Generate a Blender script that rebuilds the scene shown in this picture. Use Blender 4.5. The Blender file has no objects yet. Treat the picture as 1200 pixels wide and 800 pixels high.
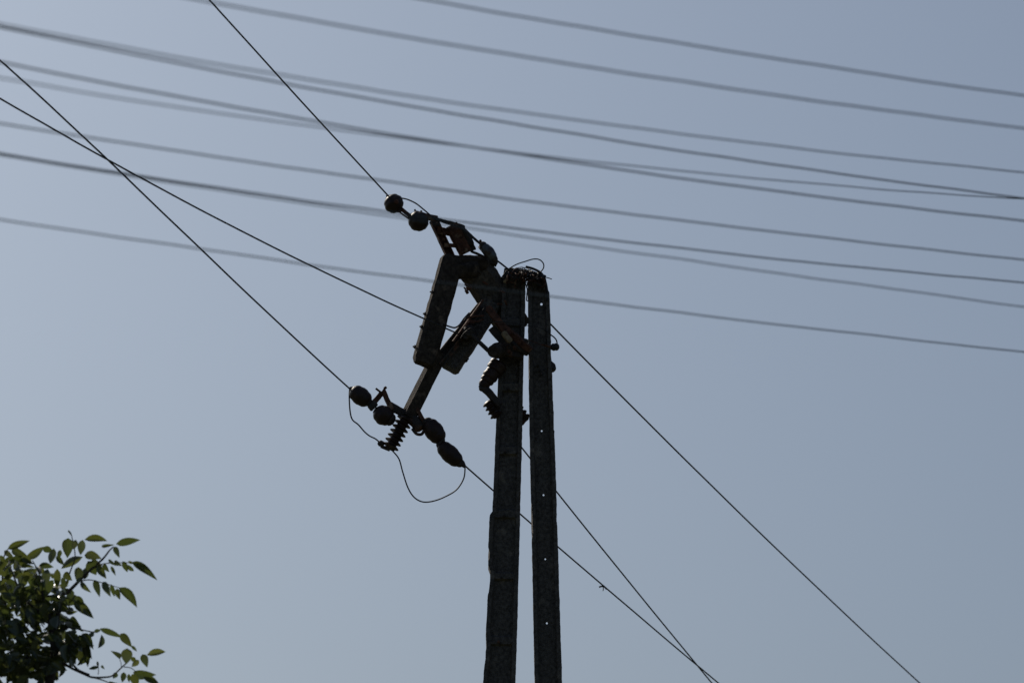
import bpy, math, random
from mathutils import Vector, Matrix, noise
random.seed(7)
R = math.radians
scene = bpy.context.scene
C = scene.collection

# ------------------------------------------------------------------ camera
PITCH = R(14.0); FOCAL = 165.0; SENS = 36.0
CAM = Vector((0, 0, 1.6))
YP = 32.0                                  # horizontal distance of the pole
cd = bpy.data.cameras.new('camera'); cam = bpy.data.objects.new('camera', cd); C.objects.link(cam)
cam.location = CAM; cam.rotation_euler = (R(90) + PITCH, 0, 0)
cd.lens = FOCAL; cd.sensor_width = SENS; cd.clip_start = 0.1; cd.clip_end = 9000
cd.dof.use_dof = True; cd.dof.focus_distance = 33.0; cd.dof.aperture_fstop = 3.6; cd.dof.aperture_blades = 0
scene.camera = cam

# ------------------------------------------------------------------ sky, sun, exposure
SUN_AZ, SUN_EL = R(-31), R(38)             # azimuth from +Y, negative = left of the view
world = bpy.data.worlds.new('World'); scene.world = world; world.use_nodes = True
nt = world.node_tree; nt.nodes.clear()
sky = nt.nodes.new('ShaderNodeTexSky'); sky.sky_type = 'NISHITA'; sky.sun_disc = False
sky.sun_elevation = SUN_EL; sky.sun_rotation = SUN_AZ
sky.altitude = 150; sky.air_density = 1.0; sky.dust_density = 4.2; sky.ozone_density = 1.6
hs = nt.nodes.new('ShaderNodeHueSaturation'); hs.inputs['Saturation'].default_value = 0.78
tint = nt.nodes.new('ShaderNodeMixRGB'); tint.blend_type = 'MULTIPLY'; tint.inputs[0].default_value = 1
tint.inputs[2].default_value = (0.858, 1.012, 1.205, 1)
bg = nt.nodes.new('ShaderNodeBackground'); bg.inputs['Strength'].default_value = 0.05
wo = nt.nodes.new('ShaderNodeOutputWorld')
nt.links.new(sky.outputs[0], hs.inputs['Color']); nt.links.new(hs.outputs[0], tint.inputs[1])
nt.links.new(tint.outputs[0], bg.inputs[0]); nt.links.new(bg.outputs[0], wo.inputs[0])
ld = bpy.data.lights.new('sun', 'SUN'); sun = bpy.data.objects.new('sun', ld); C.objects.link(sun)
ld.energy = 3.2; ld.angle = R(0.5); ld.color = (1.0, 0.91, 0.78)
sdir = Vector((math.sin(SUN_AZ) * math.cos(SUN_EL), math.cos(SUN_AZ) * math.cos(SUN_EL), math.sin(SUN_EL)))
sun.rotation_euler = sdir.to_track_quat('Z', 'Y').to_euler(); sun.location = (0, 0, 40)
scene.view_settings.view_transform = 'Standard'; scene.view_settings.look = 'None'
scene.view_settings.gamma = 1; scene.view_settings.exposure = -0.15
scene.view_settings.use_curve_mapping = False

# ------------------------------------------------------------------ placing points in the world
FW = Vector((0, math.cos(PITCH), math.sin(PITCH))); UP = Vector((0, -math.sin(PITCH), math.cos(PITCH))); RT = Vector((1, 0, 0))
K = SENS / FOCAL / 1200
def P(px, py, dy=0.0, Y=YP):
    d = FW + RT * ((px - 600) * K) + UP * ((400 - py) * K)
    return CAM + d * ((Y + dy) / d.y)
PX = 0.0060                                # metres in the pole's plane per photograph pixel
PXT = 0.00488                              # the same for the tree

# ------------------------------------------------------------------ materials
def mat(name, c1, c2, rough=0.8, scale=20, bump=0.3, spots=None, spot_scale=6, spot_lo=0.55, metal=0, spec=0.5, coat=0):
    m = bpy.data.materials.new(name); m.use_nodes = True
    t = m.node_tree; b = t.nodes['Principled BSDF']
    tc = t.nodes.new('ShaderNodeTexCoord')
    n = t.nodes.new('ShaderNodeTexNoise'); n.inputs['Scale'].default_value = scale; n.inputs['Detail'].default_value = 8
    n.inputs['Roughness'].default_value = 0.65
    t.links.new(tc.outputs['Object'], n.inputs['Vector'])
    r = t.nodes.new('ShaderNodeValToRGB'); r.color_ramp.elements[0].position = 0.35; r.color_ramp.elements[1].position = 0.68
    r.color_ramp.elements[0].color = (*c1, 1); r.color_ramp.elements[1].color = (*c2, 1)
    t.links.new(n.outputs['Fac'], r.inputs['Fac'])
    col = r.outputs[0]
    if spots:
        n2 = t.nodes.new('ShaderNodeTexNoise'); n2.inputs['Scale'].default_value = spot_scale; n2.inputs['Detail'].default_value = 5
        t.links.new(tc.outputs['Object'], n2.inputs['Vector'])
        r2 = t.nodes.new('ShaderNodeValToRGB'); r2.color_ramp.elements[0].position = spot_lo; r2.color_ramp.elements[1].position = spot_lo + 0.1
        t.links.new(n2.outputs['Fac'], r2.inputs['Fac'])
        mx = t.nodes.new('ShaderNodeMixRGB'); t.links.new(r2.outputs[0], mx.inputs[0])
        t.links.new(col, mx.inputs[1]); mx.inputs[2].default_value = (*spots, 1); col = mx.outputs[0]
    t.links.new(col, b.inputs['Base Color'])
    b.inputs['Roughness'].default_value = rough; b.inputs['Metallic'].default_value = metal
    b.inputs['Specular IOR Level'].default_value = spec; b.inputs['Coat Weight'].default_value = coat
    if bump:
        bp = t.nodes.new('ShaderNodeBump'); bp.inputs['Strength'].default_value = bump; bp.inputs['Distance'].default_value = 0.01
        n3 = t.nodes.new('ShaderNodeTexNoise'); n3.inputs['Scale'].default_value = scale * 2.5; n3.inputs['Detail'].default_value = 6
        t.links.new(tc.outputs['Object'], n3.inputs['Vector'])
        t.links.new(n3.outputs['Fac'], bp.inputs['Height']); t.links.new(bp.outputs[0], b.inputs['Normal'])
    return m
M_conc = mat('dark_concrete', (0.055, 0.050, 0.046), (0.170, 0.155, 0.138), 0.92, 42, 1.0, (0.21, 0.185, 0.155), 11, 0.60, spec=0.2)  # overall dark concrete tone with paler random mottling
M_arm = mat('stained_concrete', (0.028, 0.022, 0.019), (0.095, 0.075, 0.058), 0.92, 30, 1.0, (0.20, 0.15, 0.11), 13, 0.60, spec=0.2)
M_rust = mat('rusted_steel', (0.050, 0.024, 0.018), (0.19, 0.085, 0.052), 0.85, 30, 0.9, (0.30, 0.20, 0.13), 16, 0.60, spec=0.3)
M_steel = mat('dark_steel', (0.028, 0.026, 0.026), (0.080, 0.062, 0.052), 0.75, 30, 0.8, (0.16, 0.08, 0.05), 14, 0.58, spec=0.4)
M_porc = mat('brown_porcelain', (0.020, 0.011, 0.009), (0.050, 0.026, 0.018), 0.5, 18, 0.35, (0.075, 0.055, 0.045), 15, 0.62, spec=0.35)
M_glass = mat('pale_glazed_insulator', (0.055, 0.06, 0.063), (0.14, 0.155, 0.16), 0.3, 10, 0.1, (0.05, 0.035, 0.03), 12, 0.50, spec=0.5)
M_cable = mat('black_cable', (0.016, 0.016, 0.018), (0.03, 0.03, 0.032), 0.65, 40, 0)
M_tele = mat('grey_cable_sheath', (0.040, 0.060, 0.075), (0.062, 0.088, 0.105), 0.6, 30, 0)
M_tan = mat('sunlit_tan_chip', (0.16, 0.11, 0.06), (0.36, 0.27, 0.15), 0.8, 40, 0.4)  # light tan of the chips, with sunlit glow on the beams painted in
M_bark = mat('grey_brown_bark', (0.035, 0.028, 0.022), (0.09, 0.075, 0.06), 0.9, 18, 0.8)
M_ground = mat('rough_grass_ground', (0.035, 0.045, 0.018), (0.07, 0.07, 0.035), 0.95, 0.6, 0.4, (0.11, 0.09, 0.065), 0.15, 0.56)
def leafmat(name, col, tr, under):
    m = bpy.data.materials.new(name); m.use_nodes = True
    t = m.node_tree; b = t.nodes['Principled BSDF']; out = t.nodes['Material Output']
    oi = t.nodes.new('ShaderNodeTexCoord'); n = t.nodes.new('ShaderNodeTexNoise'); n.inputs['Scale'].default_value = 9
    t.links.new(oi.outputs['Object'], n.inputs['Vector'])
    r = t.nodes.new('ShaderNodeValToRGB'); r.color_ramp.elements[0].position = 0.3; r.color_ramp.elements[1].position = 0.7
    r.color_ramp.elements[0].color = (col[0] * .7, col[1] * .7, col[2] * .7, 1); r.color_ramp.elements[1].color = (col[0] * 1.25, col[1] * 1.2, col[2] * 1.2, 1)
    t.links.new(n.outputs['Fac'], r.inputs['Fac'])
    geo = t.nodes.new('ShaderNodeNewGeometry'); mx = t.nodes.new('ShaderNodeMixRGB')
    t.links.new(geo.outputs['Backfacing'], mx.inputs[0]); t.links.new(r.outputs[0], mx.inputs[1]); mx.inputs[2].default_value = (*under, 1)
    t.links.new(mx.outputs[0], b.inputs['Base Color']); b.inputs['Roughness'].default_value = 0.33
    b.inputs['Specular IOR Level'].default_value = 0.8; b.inputs['Coat Weight'].default_value = 0.35; b.inputs['Coat Roughness'].default_value = 0.28
    tl = t.nodes.new('ShaderNodeBsdfTranslucent'); tl.inputs[0].default_value = (*tr, 1)
    ms = t.nodes.new('ShaderNodeMixShader'); ms.inputs[0].default_value = 0.36
    t.links.new(b.outputs[0], ms.inputs[1]); t.links.new(tl.outputs[0], ms.inputs[2]); t.links.new(ms.outputs[0], out.inputs[0])
    return m
M_leaf = [leafmat('leaf_dark', (0.045, 0.060, 0.018), (0.09, 0.12, 0.025), (0.08, 0.10, 0.05)),
          leafmat('leaf_mid', (0.050, 0.072, 0.014), (0.12, 0.145, 0.03), (0.09, 0.11, 0.055)),
          leafmat('leaf_yellowish', (0.065, 0.080, 0.016), (0.16, 0.18, 0.04), (0.08, 0.10, 0.045))]

# ------------------------------------------------------------------ object helpers
def link(name, geo, m, parent=None, smooth=True, origin=None, kind=None):
    verts, faces = geo
    o0 = Vector(origin) if origin is not None else (parent.matrix_world.translation.copy() if parent else Vector((0, 0, 0)))
    root = parent
    if parent is not None and origin is None:
        o0 = WORLD_ORIGIN[parent.name]
    me = bpy.data.meshes.new(name); me.from_pydata([tuple(Vector(v) - o0) for v in verts], [], faces); me.update()
    if smooth:
        for p in me.polygons: p.use_smooth = True
    me.materials.append(m)
    o = bpy.data.objects.new(name, me); C.objects.link(o)
    if parent: o.parent = parent
    else: o.location = o0
    WORLD_ORIGIN[o.name] = o0
    if smooth:
        try: me.set_sharp_from_angle(angle=R(38))
        except Exception: pass
    if kind: o['kind'] = kind
    return o
WORLD_ORIGIN = {}
def thing(name, loc, label, cat, group=None):
    o = bpy.data.objects.new(name, None); C.objects.link(o); o.location = loc; o.empty_display_size = 0.1
    WORLD_ORIGIN[o.name] = Vector(loc); tag(o, label, cat, group); return o
def tag(o, label, cat, group=None):
    o['label'] = label; o['category'] = cat
    if group: o['group'] = group
    return o
def join(*gs):
    V, F = [], []
    for v, f in gs:
        k = len(V); V += list(v); F += [tuple(i + k for i in q) for q in f]
    return V, F
def smooth_path(pts, n=6):
    pts = [Vector(p) for p in pts]
    if len(pts) < 3: return pts
    out = []
    for i in range(len(pts) - 1):
        p0 = pts[max(i - 1, 0)]; p1 = pts[i]; p2 = pts[i + 1]; p3 = pts[min(i + 2, len(pts) - 1)]
        for k in range(n):
            t = k / n
            out.append(0.5 * ((2 * p1) + (p2 - p0) * t + (2 * p0 - 5 * p1 + 4 * p2 - p3) * t * t + (3 * p1 - p0 - 3 * p2 + p3) * t ** 3))
    out.append(pts[-1]); return out
def tube(pts, r, n=8, r1=None, sm=6, rfun=None):
    pts = smooth_path(pts, sm) if sm else [Vector(p) for p in pts]
    V, F = [], []; N = len(pts); prev = None
    for i, p in enumerate(pts):
        t = (pts[min(i + 1, N - 1)] - pts[max(i - 1, 0)])
        t = t.normalized() if t.length > 1e-9 else Vector((0, 0, 1))
        if prev is None: a = t.orthogonal().normalized()
        else:
            a = prev - t * prev.dot(t); a = a.normalized() if a.length > 1e-6 else t.orthogonal().normalized()
        prev = a; b = t.cross(a); s = i / max(N - 1, 1)
        rr = r if r1 is None else r + (r1 - r) * s
        if rfun: rr = rfun(s) * r
        for k in range(n):
            th = 2 * math.pi * k / n; V.append(p + (a * math.cos(th) + b * math.sin(th)) * rr)
    for i in range(N - 1):
        for k in range(n):
            F.append((i * n + k, i * n + (k + 1) % n, (i + 1) * n + (k + 1) % n, (i + 1) * n + k))
    F.append(tuple(range(n - 1, -1, -1))); F.append(tuple((N - 1) * n + k for k in range(n)))
    return V, F
def lathe(p0, p1, prof, n=24):
    """prof: list of (t along the axis 0..1, radius in metres)"""
    p0 = Vector(p0); p1 = Vector(p1); ax = (p1 - p0); t = ax.normalized(); a = t.orthogonal().normalized(); b = t.cross(a)
    V, F = [], []
    for s, r in prof:
        for k in range(n):
            th = 2 * math.pi * k / n; V.append(p0 + ax * s + (a * math.cos(th) + b * math.sin(th)) * r)
    for i in range(len(prof) - 1):
        for k in range(n):
            F.append((i * n + k, i * n + (k + 1) % n, (i + 1) * n + (k + 1) % n, (i + 1) * n + k))
    F.append(tuple(range(n - 1, -1, -1))); F.append(tuple((len(prof) - 1) * n + k for k in range(n)))
    return V, F
def rough(v, amp, sc=14, seed=0):
    v = Vector(v); q = v * sc + Vector((seed, seed * 2.3, 0))
    return v + Vector(noise.noise_vector(q)) * amp + Vector(noise.noise_vector(q * 3.7)) * amp * 0.5
def sweep(p0, p1, sec, roll=0, n=24, amp=0.004, taper=1.0, ends=(1.0, 1.0), seed=0):
    """sec: closed outline [(u, v)] in metres, u across the view, v away from the camera; ends = shrink of the end rings"""
    p0 = Vector(p0); p1 = Vector(p1); a = (p1 - p0).normalized()
    s = a.cross(FW).normalized(); d = s.cross(a)
    if d.dot(FW) < 0: d = -d
    cr, sr = math.cos(roll), math.sin(roll); s, d = s * cr + d * sr, d * cr - s * sr
    V, F = [], []; m = len(sec)
    for i in range(n + 1):
        t = i / n; c = p0.lerp(p1, t); k = 1 + (taper - 1) * t
        if i == 0: k *= ends[0]
        if i == n: k *= ends[1]
        for u, v in sec: V.append(rough(c + s * u * k + d * v * k, amp, 14, seed))
    for i in range(n):
        for k in range(m):
            F.append((i * m + k, i * m + (k + 1) % m, (i + 1) * m + (k + 1) % m, (i + 1) * m + k))
    F.append(tuple(range(m - 1, -1, -1))); F.append(tuple(n * m + k for k in range(m)))
    return V, F
def rect(w, d, ch=0.0, sub=3):
    """rectangular outline with chamfered corners and extra points so that roughness shows"""
    w /= 2; d /= 2
    cs = [(-w, -d + ch), (-w + ch, -d), (w - ch, -d), (w, -d + ch), (w, d - ch), (w - ch, d), (-w + ch, d), (-w, d - ch)] if ch else [(-w, -d), (w, -d), (w, d), (-w, d)]
    out = []
    for i in range(len(cs)):
        a = cs[i]; b = cs[(i + 1) % len(cs)]; L = math.hypot(a[0] - b[0], a[1] - b[1]); k = sub if L > 0.03 else 1
        for j in range(k): out.append((a[0] + (b[0] - a[0]) * j / k, a[1] + (b[1] - a[1]) * j / k))
    return out
def chan(w, d, t, flip=False):
    """U section open towards the camera (or away)"""
    w /= 2; d /= 2; s = 1 if flip else -1
    return [(-w, s * d), (-w + t, s * d), (-w + t, -s * (d - t)), (w - t, -s * (d - t)), (w - t, s * d), (w, s * d), (w, -s * d), (-w, -s * d)]
def bolt(p, axis, r=0.014, l=0.03):
    p = Vector(p); ax = Vector(axis).normalized()
    return join(lathe(p - ax * l, p, [(0, r), (0.85, r), (1, r * 0.8)], 6), lathe(p - ax * l * 1.8, p - ax * l, [(0, r * .45), (1, r * .45)], 8))
def interp(tab, y):
    if y <= tab[0][0]: return tab[0][1]
    for (a, va), (b, vb) in zip(tab, tab[1:]):
        if y <= b: return va + (vb - va) * (y - a) / (b - a)
    (a, va), (b, vb) = tab[-2], tab[-1]
    return vb + (vb - va) * (y - b) / (b - a)

# ------------------------------------------------------------------ ground
g = 4000
gp = []; gf = []
N = 40
for j in range(N + 1):
    for i in range(N + 1):
        f = lambda k: math.copysign(abs(2 * k / N - 1) ** 3, 2 * k / N - 1) * g
        x, y = f(i), f(j); gp.append((x, y, 0.05 * noise.noise(Vector((x * .1, y * .1, 0))) if abs(x) < 200 and abs(y) < 200 else 0))
for j in range(N):
    for i in range(N): gf.append((j * (N + 1) + i, j * (N + 1) + i + 1, (j + 1) * (N + 1) + i + 1, (j + 1) * (N + 1) + i))
link('ground', (gp, gf), M_ground, kind='structure')

# ------------------------------------------------------------------ the pole
base = P(600, 800); base = Vector((base.x, YP, 0))
pole = thing('utility_pole', base, 'two-legged dark concrete power pole with broken crossarms and rusty steel hanging off its top', 'utility pole')
def leg(left, right, top, depth, holes, ribs, seed, tf=0.027):
    y0, y1 = top, 800
    zb = 0.0; V, F = [], []; rings = []
    y = y0
    while y <= 812: rings.append(y); y += 2.0
    # rows below the frame down to the ground
    pz = P(600, 812).z
    k = 0; rows = [('px', q) for q in rings] + [('z', pz * (1 - i / 40)) for i in range(1, 41)]
    dxl = (P(interp(left, 800), 800).x - P(interp(left, 700), 700).x) / (P(0, 800).z - P(0, 700).z)
    dxr = (P(interp(right, 800), 800).x - P(interp(right, 700), 700).x) / (P(0, 800).z - P(0, 700).z)
    xl8, xr8, z8 = P(interp(left, 812), 812).x, P(interp(right, 812), 812).x, pz
    for kind, q in rows:
        if kind == 'px':
            a = P(interp(left, q), q); b = P(interp(right, q), q); z = a.z; xl, xr = a.x, b.x
            rc = 0.034
            for ry in ribs:
                if abs(q - ry) < 5: rc = 0.012
            if q < y0 + 14: rc = 0.010
        else:
            z = q; xl = xl8 + (z - z8) * dxl * .8; xr = xr8 + (z - z8) * dxr * .8; rc = 0.034
        D = depth / 2; t = min(tf, (xr - xl) * .28)
        pts = [(xl, -D), (xl + t * .5, -D), (xl + t, -D), (xl + t * 1.35, -D + rc), ((xl + xr) / 2, -D + rc), (xr - t * 1.35, -D + rc), (xr - t, -D), (xr - t * .5, -D), (xr, -D), (xr, 0),
               (xr, D), (xr - t, D), (xr - t * 1.35, D - rc), (xl + t * 1.35, D - rc), (xl + t, D), (xl, D), (xl, 0)]
        for i, (x, dd) in enumerate(pts):
            v = rough((x, YP + dd, z), 0.0030, 18, seed)
            c = noise.noise(Vector((x * 3 + seed, dd * 3, z * 5)))
            if i in (0, 1, 8, 9, 16) and c > 0.36: v.x += (0.008 if i in (0, 1, 16) else -0.008) * min(1, (c - .28) * 8)
            V.append(v)
    m = 17; n = len(rows)
    for i in range(n - 1):
        for k in range(m): F.append((i * m + k, (i + 1) * m + k, (i + 1) * m + (k + 1) % m, i * m + (k + 1) % m))
    F.append(tuple(range(m))); F.append(tuple((n - 1) * m + k for k in range(m - 1, -1, -1)))
    o = link('concrete_leg', (V, F), M_conc, pole)
    if holes:
        cut = []
        for hi, (hx, hy) in enumerate(holes):
            c = P(hx, hy); d = (c - CAM).normalized(); hr = (.0092, .0066, .0070, .0062, .0072)[hi]; cut.append(lathe(c - d * .3, c + d * .3, [(0, hr), (1, hr * .9)], 9))
        co = link('cutter', join(*cut), M_conc, None, origin=(0, 0, 0))
        bpy.context.view_layer.update()
        md = o.modifiers.new('b', 'BOOLEAN'); md.object = co; md.operation = 'DIFFERENCE'; md.solver = 'EXACT'
        ev = o.evaluated_get(bpy.context.evaluated_depsgraph_get()); me = bpy.data.meshes.new_from_object(ev)
        o.modifiers.clear(); o.data = me; me.name = 'concrete_leg'
        bpy.data.objects.remove(co)
    return o
L_left = [(318, 591), (325, 589.5), (440, 584), (500, 581.3), (596, 577.5), (602, 577), (606, 574), (640, 572.3), (664, 572), (672, 574.6), (692, 573.6), (700, 571.8), (740, 569.5), (760, 569.8), (800, 566.2)]
L_right = [(318, 614), (325, 616), (380, 615), (430, 613.3), (500, 612), (600, 609.5), (700, 607), (800, 604)]
R_left = [(324, 620), (330, 618.5), (430, 619.3), (500, 620.5), (600, 622.5), (700, 624.5), (800, 626.5)]
R_right = [(324, 636), (331, 640), (342, 641), (345.5, 643.8), (430, 646.5), (550, 651), (650, 654), (750, 657), (800, 658.5)]
legL = leg(L_left, L_right, 318, 0.17, [], [530, 604, 677, 752, 456, 380], 3)
legR = leg(R_left, R_right, 324, 0.17, [(634.5, 356.5), (634.8, 504.8), (636.9, 579.8), (639, 654.8), (640.8, 729.8)], [], 9)
for hx, hy in [(592, 530), (591, 604.5), (588, 677), (584.3, 752), (596, 456)]:
    link('bolt', bolt(P(hx, hy, -0.072), (0, 1, 0), 0.011, 0.02), M_steel, legL)
for hx, hy in [(630.2, 429), (632.3, 434.5), (634.4, 439.2)]:
    link('bolt', bolt(P(hx, hy, -0.06), (0, 1, 0), 0.010, 0.02), M_steel, legR)

rs0 = random.Random(3)
# concrete crossarm stubs
def beamgeo(x0, y0, x1, y1, w, d, dy0=0, dy1=0, roll=0, ch=0.012, amp=0.004, ends=(1, 1), seed=0, n=26):
    return sweep(P(x0, y0, dy0), P(x1, y1, dy1), rect(w, d, ch), roll, n, amp, 1, ends, seed)
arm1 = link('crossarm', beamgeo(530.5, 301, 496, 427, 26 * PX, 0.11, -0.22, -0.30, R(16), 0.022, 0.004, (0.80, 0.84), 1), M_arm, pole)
arm1['label'] = 'broken concrete crossarm stub hanging down at the left, bolts along its pale edge'
arm2 = link('crossarm', beamgeo(552.5, 308, 604, 386, 40 * PX, 0.14, -0.13, 0.16, R(-2), 0.045, 0.008, (0.78, 1), 2), M_conc, pole)
arm2['label'] = 'wide dark concrete crossarm slanting from the top down behind the left leg'
arm3 = link('crossarm', beamgeo(576, 356, 525.5, 432, 24 * PX, 0.11, -0.02, -0.10, R(-10), 0.02, 0.004, (1, 0.82), 3), M_conc, pole)
arm3['label'] = 'short dark crossarm stub behind the long steel channel'
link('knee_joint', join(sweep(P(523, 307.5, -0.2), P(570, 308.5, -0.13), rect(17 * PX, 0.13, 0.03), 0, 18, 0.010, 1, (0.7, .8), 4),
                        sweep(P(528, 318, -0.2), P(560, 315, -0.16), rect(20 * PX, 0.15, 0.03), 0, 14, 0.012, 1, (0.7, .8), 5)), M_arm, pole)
for bx, by in [(506.6, 342.5), (498.5, 368), (494.5, 383), (486.6, 406.5)]:
    link('bolt', bolt(P(bx + .6, by, -0.31), (1, 0.35, -0.1), 0.013, 0.012), M_steel, arm1)
link('bolt', bolt(P(551, 339, -0.2), (0.6, 0.3, -.6), 0.02, 0.03), M_rust, arm2)
link('bolt', bolt(P(548.5, 344, -0.2), (0.6, 0.3, -.9), 0.012, 0.03), M_rust, arm2)
link('bolt', bolt(P(545, 424, -0.1), (-0.6, 0.1, -.5), 0.009, 0.02), M_steel, arm3)

for k, (bx, by, L) in enumerate([(560, 318, 5), (566, 330, 6), (575, 325, 5), (585, 340, 7), (570, 345, 5), (592, 352, 6), (556, 309, 6), (583, 356, 5)]):
    sc_ = rs0.uniform(-.8, .8)
    link('loose_strip', sweep(P(bx, by, -.27 + k * .012), P(bx + L * math.sin(1 + sc_), by + L * math.cos(1 + sc_), -.25 + k * .012), rect(2.2 * PX, 0.012, 0), 0, 5, 0.004, seed=60 + k), M_rust if k % 2 else M_arm, pole)
# long steel channel hanging down to the left
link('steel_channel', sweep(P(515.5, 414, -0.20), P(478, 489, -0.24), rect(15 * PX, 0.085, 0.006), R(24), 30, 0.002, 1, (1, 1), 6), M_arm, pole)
link('steel_channel', join(sweep(P(563.5, 359, -0.12), P(510, 425, -0.215), chan(11 * PX, 0.07, 0.012), R(3), 20, 0.002, seed=7),
                           sweep(P(570, 359, -0.10), P(517.5, 428, -0.20), rect(5.0 * PX, 0.03, 0), 0, 16, 0.002, seed=8)), M_steel, pole)
link('steel_flat', sweep(P(566, 351.5, -0.2), P(531, 400, -0.26), rect(2.0 * PX, 0.02, 0), R(15), 16, 0.001, seed=8), M_rust, pole)

# rusty lattice bracket at the very top
lat = join(sweep(P(508, 258, -.28), P(528, 301, -.24), chan(9.6 * PX, 0.05, 0.008), R(14), 16, 0.002, seed=11),
           sweep(P(503, 254.5, -.28), P(512, 256.5, -.26), rect(5.5 * PX, 0.05, 0.01), 0, 8, 0.004, seed=15),
           sweep(P(512, 269.5, -.27), P(534, 273.5, -.24), rect(8.5 * PX, 0.02, 0), 0, 6, 0.003, seed=16),
           sweep(P(520, 287, -.265), P(540, 288.5, -.24), rect(5 * PX, 0.02, 0), 0, 6, 0.003, seed=17))
lat2 = join(sweep(P(528.8, 264, -.25), P(545.5, 297, -.2), rect(15 * PX, 0.04, 0.004), R(10), 18, 0.005, seed=13),
            sweep(P(526.5, 266, -.285), P(541, 297, -.25), rect(2.2 * PX, 0.02, 0), 0, 16, 0.002, seed=12))
link('lattice_bracket', lat2, M_rust, pole)
link('lattice_bracket', lat, M_rust, pole)
link('bracket_plate', join(sweep(P(543, 271, -.19), P(554.5, 294, -.17), rect(8.5 * PX, 0.03, 0.006), R(8), 14, 0.006, 1, (.8, .8), 37),
                           sweep(P(552, 294.5, -.17), P(567, 301, -.15), rect(3 * PX, 0.03, 0), 0, 8, 0.004, 1, (.8, 1), 38),
                           sweep(P(539, 264.5, -.24), P(552, 287, -.2), rect(10 * PX, 0.04, 0.02), 0, 14, 0.010, 1, (.6, .8), 18),
                           sweep(P(562, 289, -.2), P(570, 300, -.15), rect(3.5 * PX, 0.03, 0), 0, 8, 0.004, seed=19),
                           sweep(P(560, 302, -.15), P(582, 310, -.12), rect(6 * PX, 0.04, 0.01), 0, 10, 0.008, seed=20),
                           sweep(P(510, 256, -.27), P(541, 264.5, -.24), rect(3.4 * PX, 0.03, 0.006), 0, 14, 0.004, seed=21),
                           sweep(P(541, 266, -.2), P(566, 288.5, -.2), rect(3.0 * PX, 0.02, 0), 0, 14, 0.003, seed=21)), M_steel, pole)
for bx, by in [(538, 269), (543.5, 281), (512, 262), (520, 281), (563, 283)]:
    link('bolt', bolt(P(bx, by, -0.29), (0, 1, 0), 0.010, 0.02), M_rust, pole)
link('bolt', bolt(P(563.5, 286, -0.2), (0.2, 0.1, 1), 0.011, 0.018), M_steel, pole)

# brown angle steel and hardware in the middle, in front of the legs
link('steel_angle', sweep(P(571.5, 359.5, -.24), P(596, 393, -.24), rect(8 * PX, 0.03, 0.004), R(14), 16, 0.003, 1, (.6, 1), 22), M_rust, pole)
link('steel_angle', sweep(P(588, 381, -.20), P(622, 411, -.20), rect(8 * PX, 0.05, 0.004), R(-12), 16, 0.004, 1, (1, .7), 23), M_rust, pole)
link('tan_chip', sweep(P(589.5, 389, -.28), P(598.5, 401, -.28), rect(7 * PX, 0.03, 0.008), R(10), 8, 0.004, 1, (.6, .6), 24), M_tan, pole)  # yellowish piece; its pale colour also paints a sunlit patch here
link('clamp_block', join(sweep(P(592, 402, -.16), P(618, 405, -.16), rect(15 * PX, 0.08, 0.01), 0, 14, 0.008, 1, (.8, .8), 25),
                         sweep(P(588, 412, -.15), P(614, 416, -.13), rect(12 * PX, 0.07, 0.02), 0, 12, 0.010, 1, (.9, .5), 26),
                         sweep(P(600, 400, -.19), P(620, 414, -.17), rect(9 * PX, 0.05, 0.01), R(20), 10, 0.006, 1, (.8, .7), 36),
                         sweep(P(576, 384, -.20), P(594, 406, -.18), rect(9 * PX, 0.05, 0.006), 0, 12, 0.003, seed=27)), M_steel, pole)
for bx, by in [(603, 408), (608.5, 402), (597, 413)]:
    link('bolt', bolt(P(bx, by, -0.24), (0, 1, 0), 0.014, 0.03), M_rust, pole)
link('strut', tube([P(549, 389, -.25), P(572.5, 411, -.25)], 2.6 * PX, 12, sm=0), M_steel, pole)
kn = link('end_knob', lathe(P(587, 410, -.10), P(577.8, 411.6, -.36), [(0, 9.5 * PX), (.45, 9.5 * PX), (.5, 8.2 * PX), (.9, 7.6 * PX), (.96, 7.2 * PX), (1, 6 * PX), (1.0, 1 * PX)], 28), M_arm, pole)
link('strap', join(tube([P(545, 386, -.25), P(547, 379, -.25), P(553, 376, -.25), P(560, 376.5, -.25), P(566, 374, -.2)], 1.3 * PX, 6),
                   tube([P(548, 372.5, -.25), P(556, 370.5, -.25), P(567, 370, -.22)], 1.2 * PX, 6),
                   tube([P(545, 384, -.26), P(549, 378, -.26), P(556, 378.5, -.25)], 0.9 * PX, 6)), M_rust, pole)
link('clamp_head', join(lathe(P(549, 388, -.1), P(549, 388, -.27), [(0, 7 * PX), (.6, 8 * PX), (.9, 7 * PX), (1, 5 * PX)], 12),
                        lathe(P(554, 392, -.1), P(554, 392, -.25), [(0, 4 * PX), (.9, 4 * PX), (1, 3 * PX)], 6),
                        lathe(P(546, 394, -.1), P(546, 394, -.25), [(0, 4 * PX), (.9, 4 * PX), (1, 3 * PX)], 6)), M_steel, pole)
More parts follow.
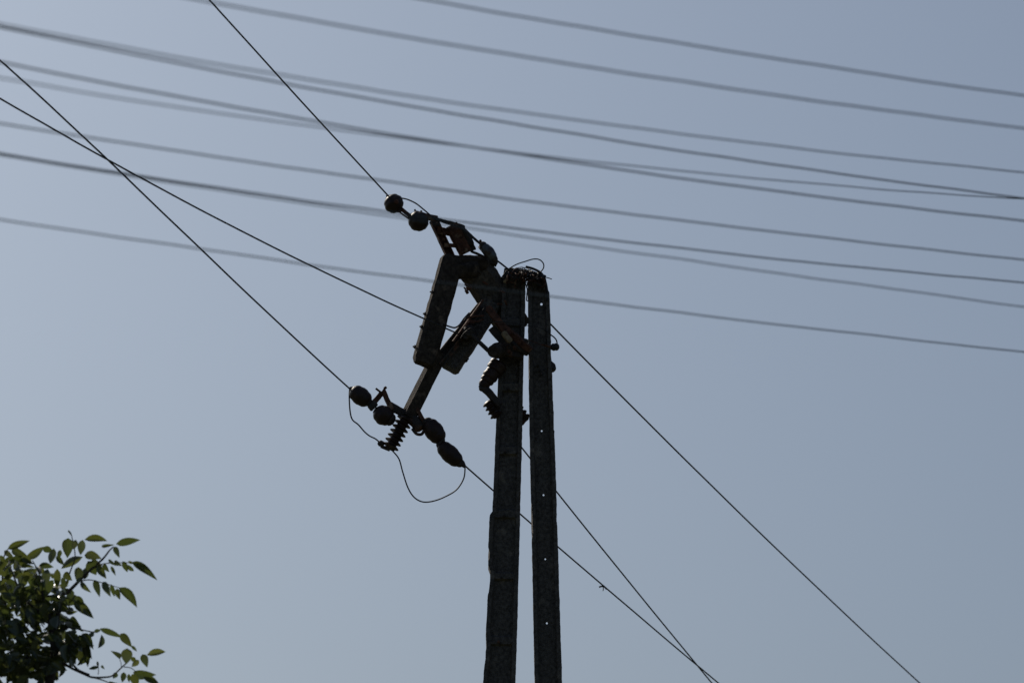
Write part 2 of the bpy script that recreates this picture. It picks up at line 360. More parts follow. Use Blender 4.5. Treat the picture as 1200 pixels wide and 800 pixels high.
# drooping insulator stack by the left leg
def sheds(r, n, core=.62, seed=0):
    out = [(0, r * core * .8)]
    for i in range(n):
        t = (i + .5) / n; h = .5 / n
        out += [(t - h * .9, r * core), (t - h * .25, r * .93), (t, r), (t + h * .18, r * .96), (t + h * .5, r * core * 1.05)]
    return out + [(1, r * core * .8)]
link('ribbed_insulator', join(lathe(P(586, 425, -.12), P(565.5, 453, -.12), [(0, 9 * PX)] + [(.04 + i * .155 + j, (11.2 - i * .75 - k + .7 * math.sin(i * 2.3)) * PX) for i in range(6) for j, k in ((0, .35), (.06, 0), (.12, .3))] + [(1, 5.5 * PX)], 20)), M_porc, pole)
link('hook_arm', join(sweep(P(563.5, 450.5, -.12), P(586, 474.5, -.12), rect(9.0 * PX, 0.05, 0.014), 0, 12, 0.004, 1, (.7, 1), 28),
                      sweep(P(566, 458, -.12), P(567, 446, -.12), rect(9 * PX, 0.05, 0.014), 0, 8, 0.004, 1, (.7, .7), 28)), M_steel, pole)
link('ribbed_insulator', lathe(P(571.5, 470, -.1), P(583, 488.5, -.1), sheds(8.0 * PX, 4), 20), M_porc, pole)
link('ribbed_insulator', lathe(P(606, 478, .16), P(617, 492, .14), sheds(7.0 * PX, 3), 20), M_porc, pole)
link('hook_arm', join(sweep(P(600, 470, .13), P(614, 489, .13), rect(5 * PX, 0.04, 0), 0, 6, 0.002, seed=29),
                      sweep(P(611, 498, .13), P(619.2, 486.5, .13), rect(4 * PX, 0.03, 0), 0, 6, 0.002, 1, (.5, .6), seed=29)), M_steel, pole)
link('end_knob', join(lathe(P(638, 424, .10), P(648.6, 433, .05), [(0, 5 * PX), (.2, 6.4 * PX), (.75, 6.4 * PX), (1, 4 * PX)], 20),
                      lathe(P(640, 436, .09), P(648, 428.5, .0), [(0, 4 * PX), (.2, 5 * PX), (.9, 4.6 * PX), (1, 3.5 * PX)], 12)), M_steel, pole)
link('cable_clamp', lathe(P(645.5, 407, -.1), P(654.8, 406, -.12), [(0, 2 * PX), (.1, 3.4 * PX), (.3, 4.6 * PX), (.55, 4.0 * PX), (.6, 4.6 * PX), (.85, 4.2 * PX), (1, 2.5 * PX)], 10), M_cable, pole)

# tangle of rusty tie wire over the two leg tops
tg = [[], []]
rs = random.Random(5)
for i in range(34):
    cx = rs.uniform(602, 634); cy = 316 + abs(cx - 610) * .30 + rs.uniform(0, 9); a0 = rs.uniform(0, 6.28); rx, ry = rs.uniform(3, 9), rs.uniform(3, 8)
    tl = rs.uniform(-.7, .9); pts = []
    for k in range(rs.choice((5, 6, 8))):
        a = a0 + k * rs.uniform(.6, 1.1); u, v = math.cos(a) * rx, math.sin(a) * ry
        x = cx + u * math.cos(tl) - v * math.sin(tl); y = cy + u * math.sin(tl) + v * math.cos(tl)
        pts.append(P(min(641, max(590, x)), max(313.5 + max(0, x - 614) * .38 + max(0, 606 - x) * .6, y), -0.1 + 0.1 * math.sin(a * 1.3 + i)))
    tg[i % 2].append(tube(pts, rs.choice([.35, .5, .7, .95]) * PX, 5, sm=4))
for k in range(7):
    x0 = 599 + k * 4.6 + rs.uniform(-1, 1)
    tg[k % 2].append(tube([P(x0 - 5, 331 + (k % 3) * 3, -.11), P(x0 - 1, 320 + k * .9, -.12), P(x0 + 5, 317 + k * 1.1, -.04), P(x0 + 9, 325 + k, -.1)], .75 * PX, 5, sm=4))
for k in range(10):
    a = P(rs.uniform(592, 638), rs.uniform(320, 334), -.13); dv = (RT * rs.uniform(-1, 1) + UP * rs.uniform(-.8, 1)) * rs.uniform(.02, .05)
    tg[0].append(tube([a, a + dv * .5 + FW * .01, a + dv], rs.uniform(.5, .9) * PX, 5, r1=.2 * PX, sm=3))
link('wire_tangle', join(*tg[0]), M_rust, pole); link('wire_tangle', join(*tg[1]), M_cable, pole)
link('leg_cap', join(sweep(P(589, 331, -.02), P(600, 316, -.02), rect(8 * PX, 0.15, 0.02), 0, 10, 0.012, 1, (.5, .5), 31),
                     sweep(P(602, 317.5, -.02), P(634, 324, -.02), rect(8 * PX, 0.13, 0.02), 0, 16, 0.013, 1, (.5, .5), 32),
                     sweep(P(622, 330, -.02), P(637, 326, -.02), rect(8 * PX, 0.13, 0.02), 0, 8, 0.010, 1, (.5, .5), 33)), M_arm, pole)
link('tan_chip', sweep(P(590.5, 331, -.12), P(595, 326.5, -.12), rect(3.4 * PX, 0.02, 0), 0, 6, 0.004, 1, (.6, .6), 34), M_tan, pole)
cb = join(tube([P(616, 312.5, -.12), P(625, 315, -.12), P(634, 320, -.11), P(638.5, 328, -.1), P(641, 340, -.1), P(641.5, 352, -.1)], 1.5 * PX, 8),
          tube([P(614, 330, -.1), P(616.5, 334, -.1), P(618, 341, -.1), P(617, 351.5, -.1), P(620, 352, -.1)], .7 * PX, 6),
          lathe(P(632.5, 323, -.12), P(639.5, 325, -.12), [(0, 2 * PX), (.3, 3 * PX), (1, 2.4 * PX)], 10),
          tube([P(637, 324.5, -.12), P(642, 325.5, -.12), P(646.5, 327, -.14)], .55 * PX, 6),
          tube([P(607, 333, -.12), P(611, 323, -.14), P(618, 318, -.14), P(624, 324, -.14), P(622, 331, -.12)], .7 * PX, 6))
link('tie_cable', cb, M_cable, pole)
# thin rusty band wires on the right leg
link('band_wire', join(tube([P(617, 397.5, -.14), P(627, 401, -.14), P(635, 404, -.14), P(646, 407.5, -.12)], .45 * PX, 6),
                       tube([P(635, 403.5, -.14), P(641, 405, -.14), P(646, 407, -.12)], .8 * PX, 6)), M_rust, pole)
link('tie_cable', tube([P(643, 391.5, .0), P(648, 394, -.06), P(652, 398.5, -.1), P(653, 404, -.11)], .8 * PX, 6), M_cable, pole)

# lower left hardware carrying the bottom strain insulators
link('arm_end', join(sweep(P(454, 474, -.24), P(482, 489, -.24), rect(9.5 * PX, 0.05, 0.01), 0, 14, 0.005, 1, (.6, 1), 41),
                     sweep(P(474, 480, -.24), P(494, 503, -.24), rect(14 * PX, 0.06, 0.02), 0, 14, 0.008, 1, (.8, .6), 42),
                     tube([P(483, 502, -.24), P(488, 508, -.24), P(494, 508.5, -.24), P(497, 504, -.24)], 1.8 * PX, 8)), M_steel, pole)
link('fork_strap', join(sweep(P(449.5, 458, -.26), P(459, 480, -.26), rect(4.8 * PX, 0.03, 0), R(15), 10, 0.003, seed=43),
                        sweep(P(447, 461, -.25), P(436, 474, -.25), rect(6 * PX, 0.03, 0), 0, 10, 0.004, seed=44),
                        sweep(P(440.5, 455, -.26), P(448, 460.5, -.26), rect(2.4 * PX, 0.02, 0), 0, 5, 0.002, seed=45),
                        sweep(P(446.5, 462, -.26), P(451.5, 454, -.26), rect(2.6 * PX, 0.02, 0), 0, 5, 0.002, seed=45),
                        lathe(P(449.8, 455.5, -.26), P(453, 453.2, -.26), [(0, 1 * PX), (.3, 1.7 * PX), (.8, 1.7 * PX), (1, 1 * PX)], 10)), M_rust, pole)
link('fork_strap', sweep(P(487.5, 478, -.25), P(498, 496, -.25), rect(4.6 * PX, 0.03, 0), R(15), 10, 0.003, seed=46), M_rust, pole)
pin = link('ribbed_insulator', lathe(P(476, 489, -.26), P(456.5, 525.5, -.26), sheds(10.2 * PX, 7, .55), 28), M_porc, pole)
pin['label'] = 'brown ribbed pin insulator at the lower end of the hanging channel'
link('cable_clamp', join(lathe(P(443, 518, -.26), P(450, 521, -.26), [(0, 2 * PX), (.3, 3.8 * PX), (.8, 3.6 * PX), (1, 2 * PX)], 8),
                         lathe(P(446, 523, -.26), P(457, 526, -.26), [(0, 1.5 * PX), (.4, 2.2 * PX), (1, 3 * PX)], 8),
                         lathe(P(457, 524, -.26), P(462, 528, -.26), [(0, 3 * PX), (1, 1.5 * PX)], 8)), M_steel, pole)

# ------------------------------------------------------------------ strain insulators (each swings on its own link)
def egg(r0, fat=.5):
    out = []
    for i in range(21):
        t = .5 - .5 * math.cos(math.pi * i / 20); s = max(.12, 1 - abs(2 * t - 1) ** (2.6 if fat > .55 else 2.1)) ** .5
        gr = 1 - .05 * (1 if i in (7, 8, 12, 13) else 0)
        out.append((t, r0 * s * gr))
    return out
def strain(x0, y0, x1, y1, r, dy, label, caps=((0, 4), (1, 4)), fat=.62, material=None):
    a, b = P(x0, y0, dy), P(x1, y1, dy); c = (a + b) / 2
    t = thing('strain_insulator', c, label, 'insulator', 'strain insulators at the broken pole head')
    link('porcelain_body', lathe(a, b, egg(r * PX, fat), 30), material or M_porc, t)
    d = (b - a)
    for s, cr in caps:
        q = a if s == 0 else b; sg = -1 if s == 0 else 1; dn = d.normalized() * sg
        link('metal_cap', lathe(q - dn * 0.03, q + dn * 0.014, [(0, cr * PX * 1.1), (.5, cr * PX * 1.15), (.8, cr * PX * .9), (1, cr * PX * .5)], 14), M_steel, t)
    return t
strain(411.5, 455.5, 433.5, 472.5, 10.6, -.25, 'oval dark insulator where the lower left wire ends', ((0, 3.0), (1, 4.5)))
i2 = strain(439, 480, 460, 493, 11.8, -.25, 'round dark insulator between the left oval one and the ribbed insulator', ((1, 6.5),), .5)
link('link', sweep(P(433, 479, -.26), P(441, 472, -.26), rect(7 * PX, 0.05, 0.01), 0, 8, 0.006, 1, (.7, .8), 51), M_steel, i2)
strain(499.5, 492.5, 518, 517.5, 11.2, -.25, 'oval dark insulator right of the hanging channel foot, inner one of its pair', ((0, 5.5), (1, 4.5)))
i4 = strain(514.5, 519.5, 540, 544, 10.2, -.25, 'outermost lower right oval insulator with the cable loop hanging from its tip', ((0, 4.5), (1, 4.2)))
link('link', join(lathe(P(538, 539, -.25), P(545, 547, -.25), [(0, 4 * PX), (.5, 3.8 * PX), (1, 1.8 * PX)], 12)), M_steel, i4)
i5 = strain(454.5, 230.5, 468.5, 246.5, 11.8, -.28, 'round rusty-centred insulator where the top left wire ends', ((0, 1.8), (1, 3.2)), .45)
link('link', join(tube([P(468, 243, -.28), P(482, 254.5, -.28)], 2.3 * PX, 8, sm=0), tube([P(466, 247, -.29), P(480, 257, -.29)], 1 * PX, 6, sm=0),
                  lathe(P(464, 236, -.22), P(464.5, 236.5, -.365), [(0, 3 * PX), (.9, 3 * PX), (1, 2 * PX)], 10)), M_rust, i5)
i6 = strain(480.5, 253, 500, 265.5, 12.0, -.28, 'dark round insulator hooked to the rusty bracket at the pole top', ((0, 3),), .45)
link('link', join(sweep(P(485, 249.5, -.28), P(512, 257, -.28), rect(7.5 * PX, 0.06, 0.01), 0, 14, 0.006, 1, (.5, 1), 52),
                  sweep(P(487, 251, -.28), P(486.2, 245.6, -.28), rect(2 * PX, 0.02, 0), 0, 4, 0.001, seed=53),
                  sweep(P(492, 250, -.28), P(494, 247, -.28), rect(2.4 * PX, 0.02, 0), 0, 4, 0.001, seed=53)), M_rust, i6)
gi = strain(565, 286, 580.5, 304.5, 6.8, -.24, 'pale grey-green glazed insulator lying on the right shoulder of the crossarm', ((0, 4), (1, 3.5)), .42, M_glass)

# ------------------------------------------------------------------ jumpers
def jumper(pts, r, label, origin):
    o = link('jumper_cable', tube(pts, r * PX, 8, sm=8), M_cable, None, origin=origin)
    return tag(o, label, 'cable', 'loose jumper cables')
jumper([P(545, 546.5, -.25), P(543.5, 560, -.25), P(535.5, 573, -.24), P(523, 581, -.24), P(509, 586.5, -.24), P(496, 587.8, -.24), P(485.5, 582.5, -.25), P(478, 571, -.25), P(472, 553, -.26), P(467.5, 537.5, -.26), P(460, 528, -.26)], .82,
       'slack black cable loop drooping below the ribbed insulator', P(545, 546.5, -.25))
jumper([P(409.8, 455, -.25), P(409.3, 466, -.25), P(410.3, 482, -.25), P(413, 491.5, -.25), P(420, 497.5, -.25), P(427, 505.5, -.25), P(433, 510.5, -.25), P(440, 514, -.26), P(446, 519, -.26)], .85,
       'short kinked cable from the left oval insulator down to the ribbed insulator', P(409, 455, -.25))
jumper([P(470, 232.2, -.28), P(477.5, 233.8, -.28), P(487.5, 238.5, -.29), P(497, 246, -.3), P(506, 253.5, -.31), P(513, 258, -.31), P(525, 262.5, -.31), P(538, 266, -.3), P(552, 277, -.26), P(566, 288, -.24)], .85,
       'cable arching over the two round insulators at the pole top', P(470, 232, -.28))
jumper([P(580, 303.5, -.24), P(588, 309.5, -.2), P(595, 315, -.17), P(603, 321, -.14)], 1.1, 'short cable from the pale insulator to the leg top', P(580, 303.5, -.24))
jumper([P(588, 325, -.16), P(592, 319.5, -.16), P(598, 314, -.15), P(606, 309.5, -.15), P(616, 306.2, -.15), P(625, 303.6, -.15), P(632, 304.2, -.15), P(636.6, 308.5, -.15), P(637, 313.5, -.15), P(634, 318, -.14), P(629, 322.5, -.12)], .75,
       'thin cable loop standing up above the right leg top', P(588, 325, -.16))
jumper([P(540, 396, -.30), P(543.5, 390.5, -.31), P(549.5, 385.5, -.31), P(560, 381.5, -.31), P(572, 378.3, -.30), P(584, 377, -.29), P(596, 377.5, -.28), P(608, 380, -.2), P(618, 381.3, -.15), P(630, 383.5, -.12), P(640, 387.5, -.11), P(647, 393, -.08)], .5,
       'thin cable strung level across both legs below the top', P(540, 396, -.3))
jumper([P(519, 379.5, -.34), P(526, 382.3, -.3), P(533, 383.8, -.28), P(538.5, 380.5, -.26), P(544, 373, -.24), P(550, 366.5, -.22)], 1.0, 'stiff bent cable between hanging crossarm stub and steel channel', P(519, 379.5, -.34))

# ------------------------------------------------------------------ line wires in focus
def linefit(pts, deg=2):
    import numpy as np
    x = [p[0] for p in pts]; y = [p[1] for p in pts]
    return np.poly1d(np.polyfit(x, y, min(deg, len(pts) - 1)))
def wire(name, pts, xa, xb, Ya, Yb, xya, xyb, r, material, label, cat, group, ripple=0.0, seed=0, n=140, exact_end=None, deg=2):
    f = linefit(pts, deg); V = []
    for i in range(n + 1):
        x = xa + (xb - xa) * i / n
        iy = 1 / Ya + (1 / Yb - 1 / Ya) * (x - xya) / (xyb - xya)
        iy = max(iy, 1 / 90)
        y = float(f(x)) + ripple * (noise.noise(Vector((x / 55, seed * 7.1, 0))) * 1.1 + noise.noise(Vector((x / 170, seed * 3.3, 5))) * 1.3)
        V.append(P(x, y, 0, 1 / iy))
    if exact_end is not None: V[exact_end[0]] = exact_end[1]
    o = link(name, tube(V, r, 8, sm=0), material, None, origin=V[0])
    return tag(o, label, cat, group)
GP = 'power line wires ending at the broken pole'
wire('power_wire', [(245, 0), (300, 60), (373, 141), (454, 227.5), (456, 231)], -500, 456, 27.5, YP - .28, 245, 456, 0.0055, M_cable, 'sharp dark wire from the top edge down to the uppermost round insulator', 'wire', GP, .25, 1)
wire('power_wire', [(0, 72), (58, 122), (119, 181), (222, 280.5), (351, 400), (410, 456)], -500, 410.5, 26.5, YP - .25, 0, 410, .0057, M_cable, 'sharp dark wire running from the left edge down to the lowest left oval insulator', 'wire', GP, .4, 2, deg=3)
wire('power_wire', [(0, 116), (70, 156), (117, 181), (158, 205), (300, 279), (358, 309), (498, 374.3), (534, 389.5)], -500, 537, 26.5, YP - .37, 0, 537, .0057, M_cable, 'sharp dark wire from the left edge running across the hanging crossarm stub', 'wire', GP, .4, 3)
wire('power_wire', [(545, 546), (578, 573.5), (610, 602.5), (654, 640), (707.5, 687), (799, 763.5), (842, 800)], 544.5, 1500, YP - .25, 38, 545, 842, .0057, M_cable, 'lower of the two wires leaving low behind both legs, with a small barb midway', 'wire', GP, .3, 4)
wire('power_wire', [(582, 487), (612, 525), (654, 577), (729, 671.5), (799, 758), (836, 801)], 582, 1500, YP + .2, 38.5, 582, 836, .0057, M_cable, 'steeper wire starting behind the left leg and passing behind the right leg', 'wire', GP, .3, 5)
wire('power_wire', [(632, 366), (646, 380), (761, 499), (900, 632), (955, 684.5), (1025, 751), (1077, 800)], 636, 1700, YP + .15, 42, 632, 1077, .0060, M_cable, 'long sharp wire slanting from the right leg down to the bottom right', 'wire', GP, .3, 6)
bz = link('wire_barb', join(tube([P(705.5, 684, 0, 34.88), P(707, 689, 0, 34.88), P(706.5, 692, 0, 34.88)], .6 * PX, 5), tube([P(702, 687.5, 0, 34.88), P(707, 686.5, 0, 34.88), P(711, 690, 0, 34.88)], 1.0 * PX, 6)), M_cable, None, origin=P(707, 687, 0, 34.88))
tag(bz, 'tiny twisted splice on the lower right wire', 'wire splice')

# ------------------------------------------------------------------ blurred cables in the foreground
GT = 'soft out-of-focus cables crossing in front of the pole'
fg = [
 ([(491, -1), (600, 17), (900, 68), (1200, 112)], 15.5, 19.5, .0036, 'topmost blurred cable, only in the upper right'),
 ([(224, 0), (300, 11), (600, 64.5), (900, 111), (1200, 150)], 15.0, 19.5, .0036, 'second blurred cable from the top, entering through the upper edge'),
 ([(0, 29), (300, 82.5), (600, 130), (900, 170.5), (1200, 201.5)], 14.8, 22.5, .0031, 'upper of the two blurred cables that part from one line at upper left'),
 ([(0, 32), (300, 91.8), (600, 144.5), (900, 192.5), (1200, 232)], 16.0, 23.0, .0038, 'lower of the two blurred cables that part from one line at upper left'),
 ([(0, 73), (300, 130), (600, 179.5), (900, 223), (1200, 258.5)], 16.5, 22.0, .0038, 'blurred cable crossing over a fainter one near the middle top, ending lower at right'),
 ([(0, 92), (300, 138.5), (600, 178.5), (900, 210.8), (1200, 233)], 15.5, 25.0, .0027, 'faint blurred cable meeting another at the far right edge'),
 ([(0, 144), (300, 191.5), (600, 233), (740, 251), (900, 270.8), (1200, 304.5)], 17.0, 22.5, .0034, 'blurred cable just above the top round insulator, alone on both sides'),
 ([(0, 180), (300, 227), (440, 246), (600, 267), (900, 302.3), (1200, 331)], 18.0, 23.5, .0037, 'darker blurred cable just above the rusty bracket at the pole head'),
 ([(0, 182), (300, 229.5), (440, 250.5), (600, 275.5), (900, 319), (1200, 359)], 17.0, 22.0, .0029, 'fainter blurred cable parting below its darker neighbour at the bracket'),
 ([(0, 257), (157, 281), (250, 294.5), (500, 328), (650, 348), (900, 379), (1200, 412)], 17.5, 23.5, .0031, 'lowest blurred cable, crossing the legs just below their tops'),
]
for i, (pts, Ya, Yb, r, lab) in enumerate(fg):
    wire('telephone_cable', pts, -800, 2000, Ya - .7, Yb * .92, 0, 1200, r * 1.0, M_tele, lab, 'cable', GT, .55, 20 + i, 240)

# ------------------------------------------------------------------ tree in the lower left corner
YT = 26.0
def T(px, py, dy=0): return P(px, py, dy, YT)
troot = T(-40, 800); troot = Vector((troot.x, YT, 0))
tree = thing('leafy_tree', troot, 'dark green leafy tree top with drooping pointed leaves against the sky, lower left corner', 'tree')
def branch(pts, r0, r1): return link('branch', tube(pts, r0 * PXT, 7, r1 * PXT, sm=6), M_bark, tree)
crown_c = T(-60, 900)
trunk = link('trunk', tube([troot, troot + Vector((.08, .05, 1.4)), troot + Vector((-.05, .1, 2.8)), troot + Vector((.1, 0, 4.0)), T(20, 950), T(52, 860), T(58, 800), T(63, 770), T(60, 735), T(50, 700), T(42, 672)], .13, 14, sm=8, rfun=lambda s: interp([(0, 1), (.3, .6), (.5, .26), (.7, .16), (1, .06)], s)), M_bark, tree)
branch([T(58, 800), T(62, 775), T(66, 758)], 5.5, 4)
branch([T(64, 762), T(66, 735), T(72, 700), T(80, 693), T(93, 680), T(105, 668), T(120, 655), T(128, 645), T(133, 640)], 3, .6)
branch([T(105, 668), T(118, 661), T(135, 659), T(155, 659)], .8, .4)
branch([T(92, 681), T(105, 679), T(122, 683), T(139, 688)], .8, .4)
branch([T(64, 778), T(74, 777), T(85, 783), T(98, 789), T(108, 793), T(122, 793), T(132, 791), T(142, 782), T(152, 773)], 1.8, .7)
branch([T(82, 774), T(90, 783), T(95, 786), T(105, 790)], 1.3, 1.0)
branch([T(108, 793), T(122, 797), T(134, 803)], .9, .5)
branch([T(142, 782), T(142, 777), T(140, 771)], .5, .3)
branch([T(115, 790), T(115.5, 784), T(115, 778)], .5, .3)
branch([T(145, 781), T(153, 782), T(160, 787)], .6, .4)
branch([T(50, 700), T(48, 685), T(45, 670), T(38, 656)], 1.3, .5)
branch([T(72, 700), T(82, 670), T(88, 652), T(84, 628), T(81, 623)], 1, .35)
branch([T(30, 760, .2), T(15, 740, .2), T(5, 700, .1), T(3, 660, 0), T(9, 643)], 2.5, .5)
branch([T(50, 720, -.1), T(28, 700, -.2), T(15, 672, -.2), T(10, 655, -.1)], 1.8, .5)
branch([T(-20, 790), T(0, 786), T(25, 772), T(50, 768)], 1.5, .6)
branch([T(66, 740), T(80, 735), T(98, 738), T(110, 740), T(117, 737)], 1.2, .4)
for k in range(9):
    a = k * .7 + 2.2; q = Vector((math.cos(a) * 1.2, math.sin(a) * 1.1, .9 + .4 * math.sin(k * 2.1)))
    s = troot + Vector((.05, .02, 3.4 + k * .16))
    branch([s, s + q * .45 + Vector((0, 0, .15)), s + q, s + q * 1.25 + Vector((0, 0, .1))], 7, 1)

def leafmesh(bend, fold, wfac, m, seed):
    """unit length along X, unit total width along Y, upper side +Z"""
    n = 7; V, F = [], []; rr = random.Random(seed)
    for i in range(n + 1):
        t = i / n; w = 0.5 * (math.sin(math.pi * t ** .8) ** .85) * (1 - .25 * t) * 1.15 if 0 < t < 1 else 0.012
        y = bend * 4 * t * (1 - t); z = -.10 * (t * t) * 1.5
        dz = fold * w * wfac * .5
        V += [(t, y + w * wfac, z + dz + rr.uniform(-.01, .01)), (t, y, z), (t, y - w * wfac, z + dz + rr.uniform(-.01, .01))]
    for i in range(n):
        a = i * 3
        F += [(a + 1, a + 4, a + 3, a), (a + 2, a + 5, a + 4, a + 1)]
    me = bpy.data.meshes.new('leaf'); me.from_pydata(V, [], F); me.update()
    for p in me.polygons: p.use_smooth = True
    me.materials.append(m); return me
LV = {}
for bi, bend in enumerate((0.0, .10, .20)):
    for fi, fold in enumerate((.3, 1.1)):
        for mi, m in enumerate(M_leaf): LV[(bi, fi, mi)] = leafmesh(bend, fold, 1.0, m, bi * 7 + fi * 3 + mi)
rl = random.Random(11); nleaf = 0; stuffV, stuffF, stuffM = [], [], []
def leaf_matrix(a, b, w, spin, flip=False):
    x = b - a; L = x.length; x = x / L
    vz = -FW if not flip else FW
    y = vz.cross(x).normalized()
    if y.z < 0: y = -y
    z = x.cross(y)
    c, s = math.cos(spin), math.sin(spin); y, z = y * c + z * s, z * c - y * s
    m = Matrix(((x.x * L, y.x * w, z.x * L, a.x), (x.y * L, y.y * w, z.y * L, a.y), (x.z * L, y.z * w, z.z * L, a.z), (0, 0, 0, 1)))
    return m
def add_leaf(a, b, w, bi, fi, mi, spin):
    global nleaf
    m = leaf_matrix(a, b, w, spin)
    if nleaf < 300:
        o = bpy.data.objects.new('leaf', LV[(bi, fi, mi)]); C.objects.link(o); o.parent = tree
        o.matrix_local = Matrix.Translation(-troot) @ m; nleaf += 1
    else:
        me = LV[(bi, fi, mi)]; k = len(stuffV)
        stuffV.extend([m @ v.co for v in me.vertices])
        for p in me.polygons: stuffF.append(tuple(i + k for i in p.vertices)); stuffM.append(mi)
# leaves read one by one from the photograph: base, tip, width, bend class, colour class
LS = [(8.8,643,32.5,634,7,1,1),(14,643,32,653,8,1,1),(5,645,14,652,6,0,2),(30,653,51,642,9,1,1),(50,642,61,646,8,1,0),(63,642,60,660,8,1,1),(66,651,74,661,6,0,0),(71,644,68,654,5,0,0),
 (80,630,79,651,13,0,0),(89,632,86,643,7,0,2),(97,632,94,649,8,0,1),(97,652,73,665,9,1,1),(4,657,37,659,7,0,0),(25,652,37,658,8,0,1),(44,666,25,682,10,1,1),(46,662,61,664,7,1,0),(56,666,51,687,9,0,1),
 (67,666,67,688,8,0,1),(62,679,54,695,8,0,0),(76,670,83,679,9,0,1),(92,664,92,681,10,0,1),(95,680,105,693,6,0,1),(50,687,36,696,7,0,1),(3,677,22,687,7,1,0),(73,676,76,690,6,0,0),
 (99,632,124,633,8,2,1),(136,637,162,634,9,2,0),(134,640,139,651,6,0,0),(119,640,132,638,4,0,0),(99,650,116,653,10,1,2),(114,662,123,676,8,0,1),(122,660,127,669,6,0,0),(130,663,135,673,3.5,0,0),
 (134,657,141,662,5,0,0),(144,657,149,669,5.5,0,0),(150,661,156,669,5,1,0),(155,658,181,677,9,2,0),(127,655,135,662,4,0,0),(150,657,156,660,3,0,2),(111,679,116,696,7,0,0),(121,681,128,696,7,0,1),(130,684,134,698,5,0,0),
 (137,689,140,701,6,0,0),(139,688,159,709,10,2,0),(103,657,112,672,11,0,0),(101,664,99,678,8,0,1),(108,655,118,662,8,0,1),(87,705,107,722,10,1,1),(88,698,98,712,9,0,0),(110,739,105,746,5,0,0),
 (110,740,118,738,4.5,1,0),(117,736,141,747,7,2,0),(119,743,116,759,7,0,0),(141,742,152,756,9,1,1),(154,756,160,762,3.5,0,0),(149,759,148,776,12,0,1),(141,771,132,763,6,0,1),(155,769,158,775,5,0,1),
 (163,773,155,780,6,0,2),(167,766,172,779,8,0,1),(172,767,193,763,7,1,2),(116,781,104,783,4,0,0),(114,774,115,781,2.5,0,0),(119,779,122,783,3,0,0),(156,787,180,791,10,1,0),(167,791,186,802,8,1,0),
 (155,789,161,803,9,0,1),(136,787,133,794,6,0,0),(145,787,144,798,7,0,0),(151,789,151,798,4,0,0),(128,799,136,800,3,0,0),(81,622,84,627,2,0,0),(80,621,82,625,1.6,0,0),
 (92,744,105,768,12,1,0),(96,742,108,758,9,1,0),(86,740,90,765,10,0,0),(98,752,103,778,9,0,0),(84,722,95,738,8,0,0),(70,700,88,708,10,1,0),(60,706,80,716,11,1,1),(84,690,80,704,8,0,0),
 (10,690,30,700,10,1,0),(0,664,8,676,9,0,1),(1,650,3,664,8,0,1),(26,668,18,676,6,0,1),(34,688,40,704,9,0,0),(44,690,52,706,9,0,1),(20,700,14,716,9,0,1),(55,775,66,795,9,0,0),(70,768,58,790,10,0,0),
 (60,770,52,790,9,0,0),(40,770,22,790,10,0,1),(36,786,50,798,8,0,1),(10,776,2,792,10,0,2),(16,782,30,796,8,1,0),(105,767,92,778,7,0,0),(80,760,88,776,9,0,0)]
for (bx, by, tx, ty, w, bi, mi) in LS:
    d0 = rl.uniform(-.12, .12); a = T(bx, by, d0); b = T(bx + (tx - bx) * 1.1, by + (ty - by) * 1.1, d0 + rl.uniform(-.04, .04))
    w2 = w * PXT * rl.uniform(1.0, 1.15); add_leaf(a, b, w2, bi, rl.choice((0, 1)), mi, rl.uniform(-.35, .35))
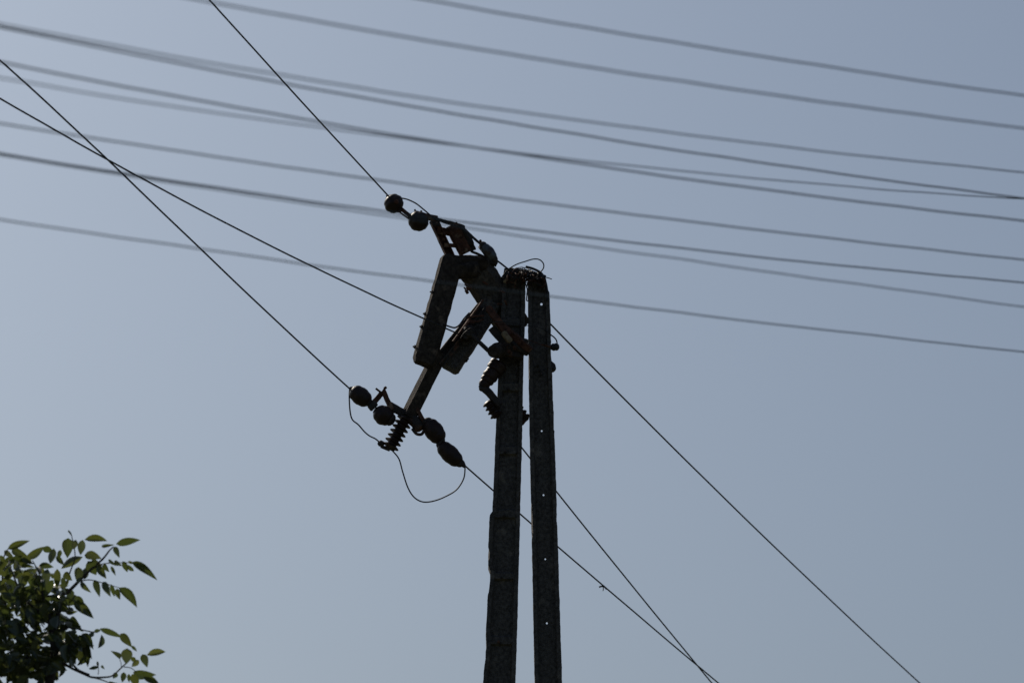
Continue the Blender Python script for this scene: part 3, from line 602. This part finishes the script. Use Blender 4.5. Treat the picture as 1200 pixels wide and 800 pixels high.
# the dense mass behind them: inner outline of the crown (px, py)
edge = [(640, 5), (655, 30), (670, 62), (690, 78), (705, 88), (720, 92), (735, 92), (750, 98), (765, 100), (776, 84), (784, 62), (792, 58), (812, 62)]
def xmax(y):
    e = [(y_, x_) for y_, x_ in edge]; return interp(e, y)
def rand_leaf(px, py, dy, size=None):
    mi = rl.choices((0, 1, 2), (5, 4, 1.3))[0]
    a = T(px, py, dy); L = (size or rl.uniform(.07, .125))
    dr = Vector((rl.gauss(0, .75), rl.gauss(0, .75), rl.uniform(-1.1, .25))); dr.normalize()
    m = leaf_matrix(a, a + dr * L, L * rl.uniform(.38, .52), rl.uniform(-1.5, 1.5))
    return a, a + dr * L, L * rl.uniform(.38, .52), mi
cnt = 0
while cnt < 600:
    py = rl.uniform(652, 815); px = rl.uniform(-25, 108)
    if px > xmax(py) - 3: continue
    if 780 < py and 40 < px < 56 and rl.random() < .9: continue
    dens = min(1, .38 + (py - 652) / 90)
    if noise.noise(Vector((px / 9, py / 9, 3.3))) < -.13: continue
    if rl.random() > dens: continue
    a, b, w, mi = rand_leaf(px, py, rl.uniform(-.3, .5)); cnt += 1
    add_leaf(a, b, w, rl.choice((0, 1, 2)), rl.choice((0, 1)), mi, rl.uniform(-1.4, 1.4))
# the rest of the crown, left of and below the picture
cc = T(-125, 905); cc.y = YT + .3
cnt = 0
while cnt < 3000:
    v = Vector((rl.gauss(0, 1), rl.gauss(0, 1), rl.gauss(0, 1))).normalized() * rl.random() ** .4
    q = cc + Vector((v.x * 1.35, v.y * 1.5, v.z * 1.25))
    if noise.noise(q * 2.2) < -.12: continue
    # keep the part in the picture as read above
    rel = q - CAM; u = rel.dot(RT) / rel.dot(FW) / K + 600; vv = 400 - rel.dot(UP) / rel.dot(FW) / K
    if vv < 806 and u > -18: continue
    mi = rl.choices((0, 1, 2), (5, 4, 1.3))[0]; L = rl.uniform(.075, .13)
    dr = Vector((rl.gauss(0, .75), rl.gauss(0, .75), rl.uniform(-1.1, .25))); dr.normalize(); cnt += 1
    add_leaf(q, q + dr * L, L * .45, rl.choice((0, 1, 2)), rl.choice((0, 1)), mi, rl.uniform(-1.4, 1.4))
me = bpy.data.meshes.new('foliage'); me.from_pydata([tuple(Vector(v) - troot) for v in stuffV], [], stuffF); me.update()
for m in M_leaf: me.materials.append(m)
for p, k in zip(me.polygons, stuffM): p.material_index = k; p.use_smooth = True
fo = bpy.data.objects.new('foliage', me); C.objects.link(fo); fo.parent = tree; fo['kind'] = 'stuff'
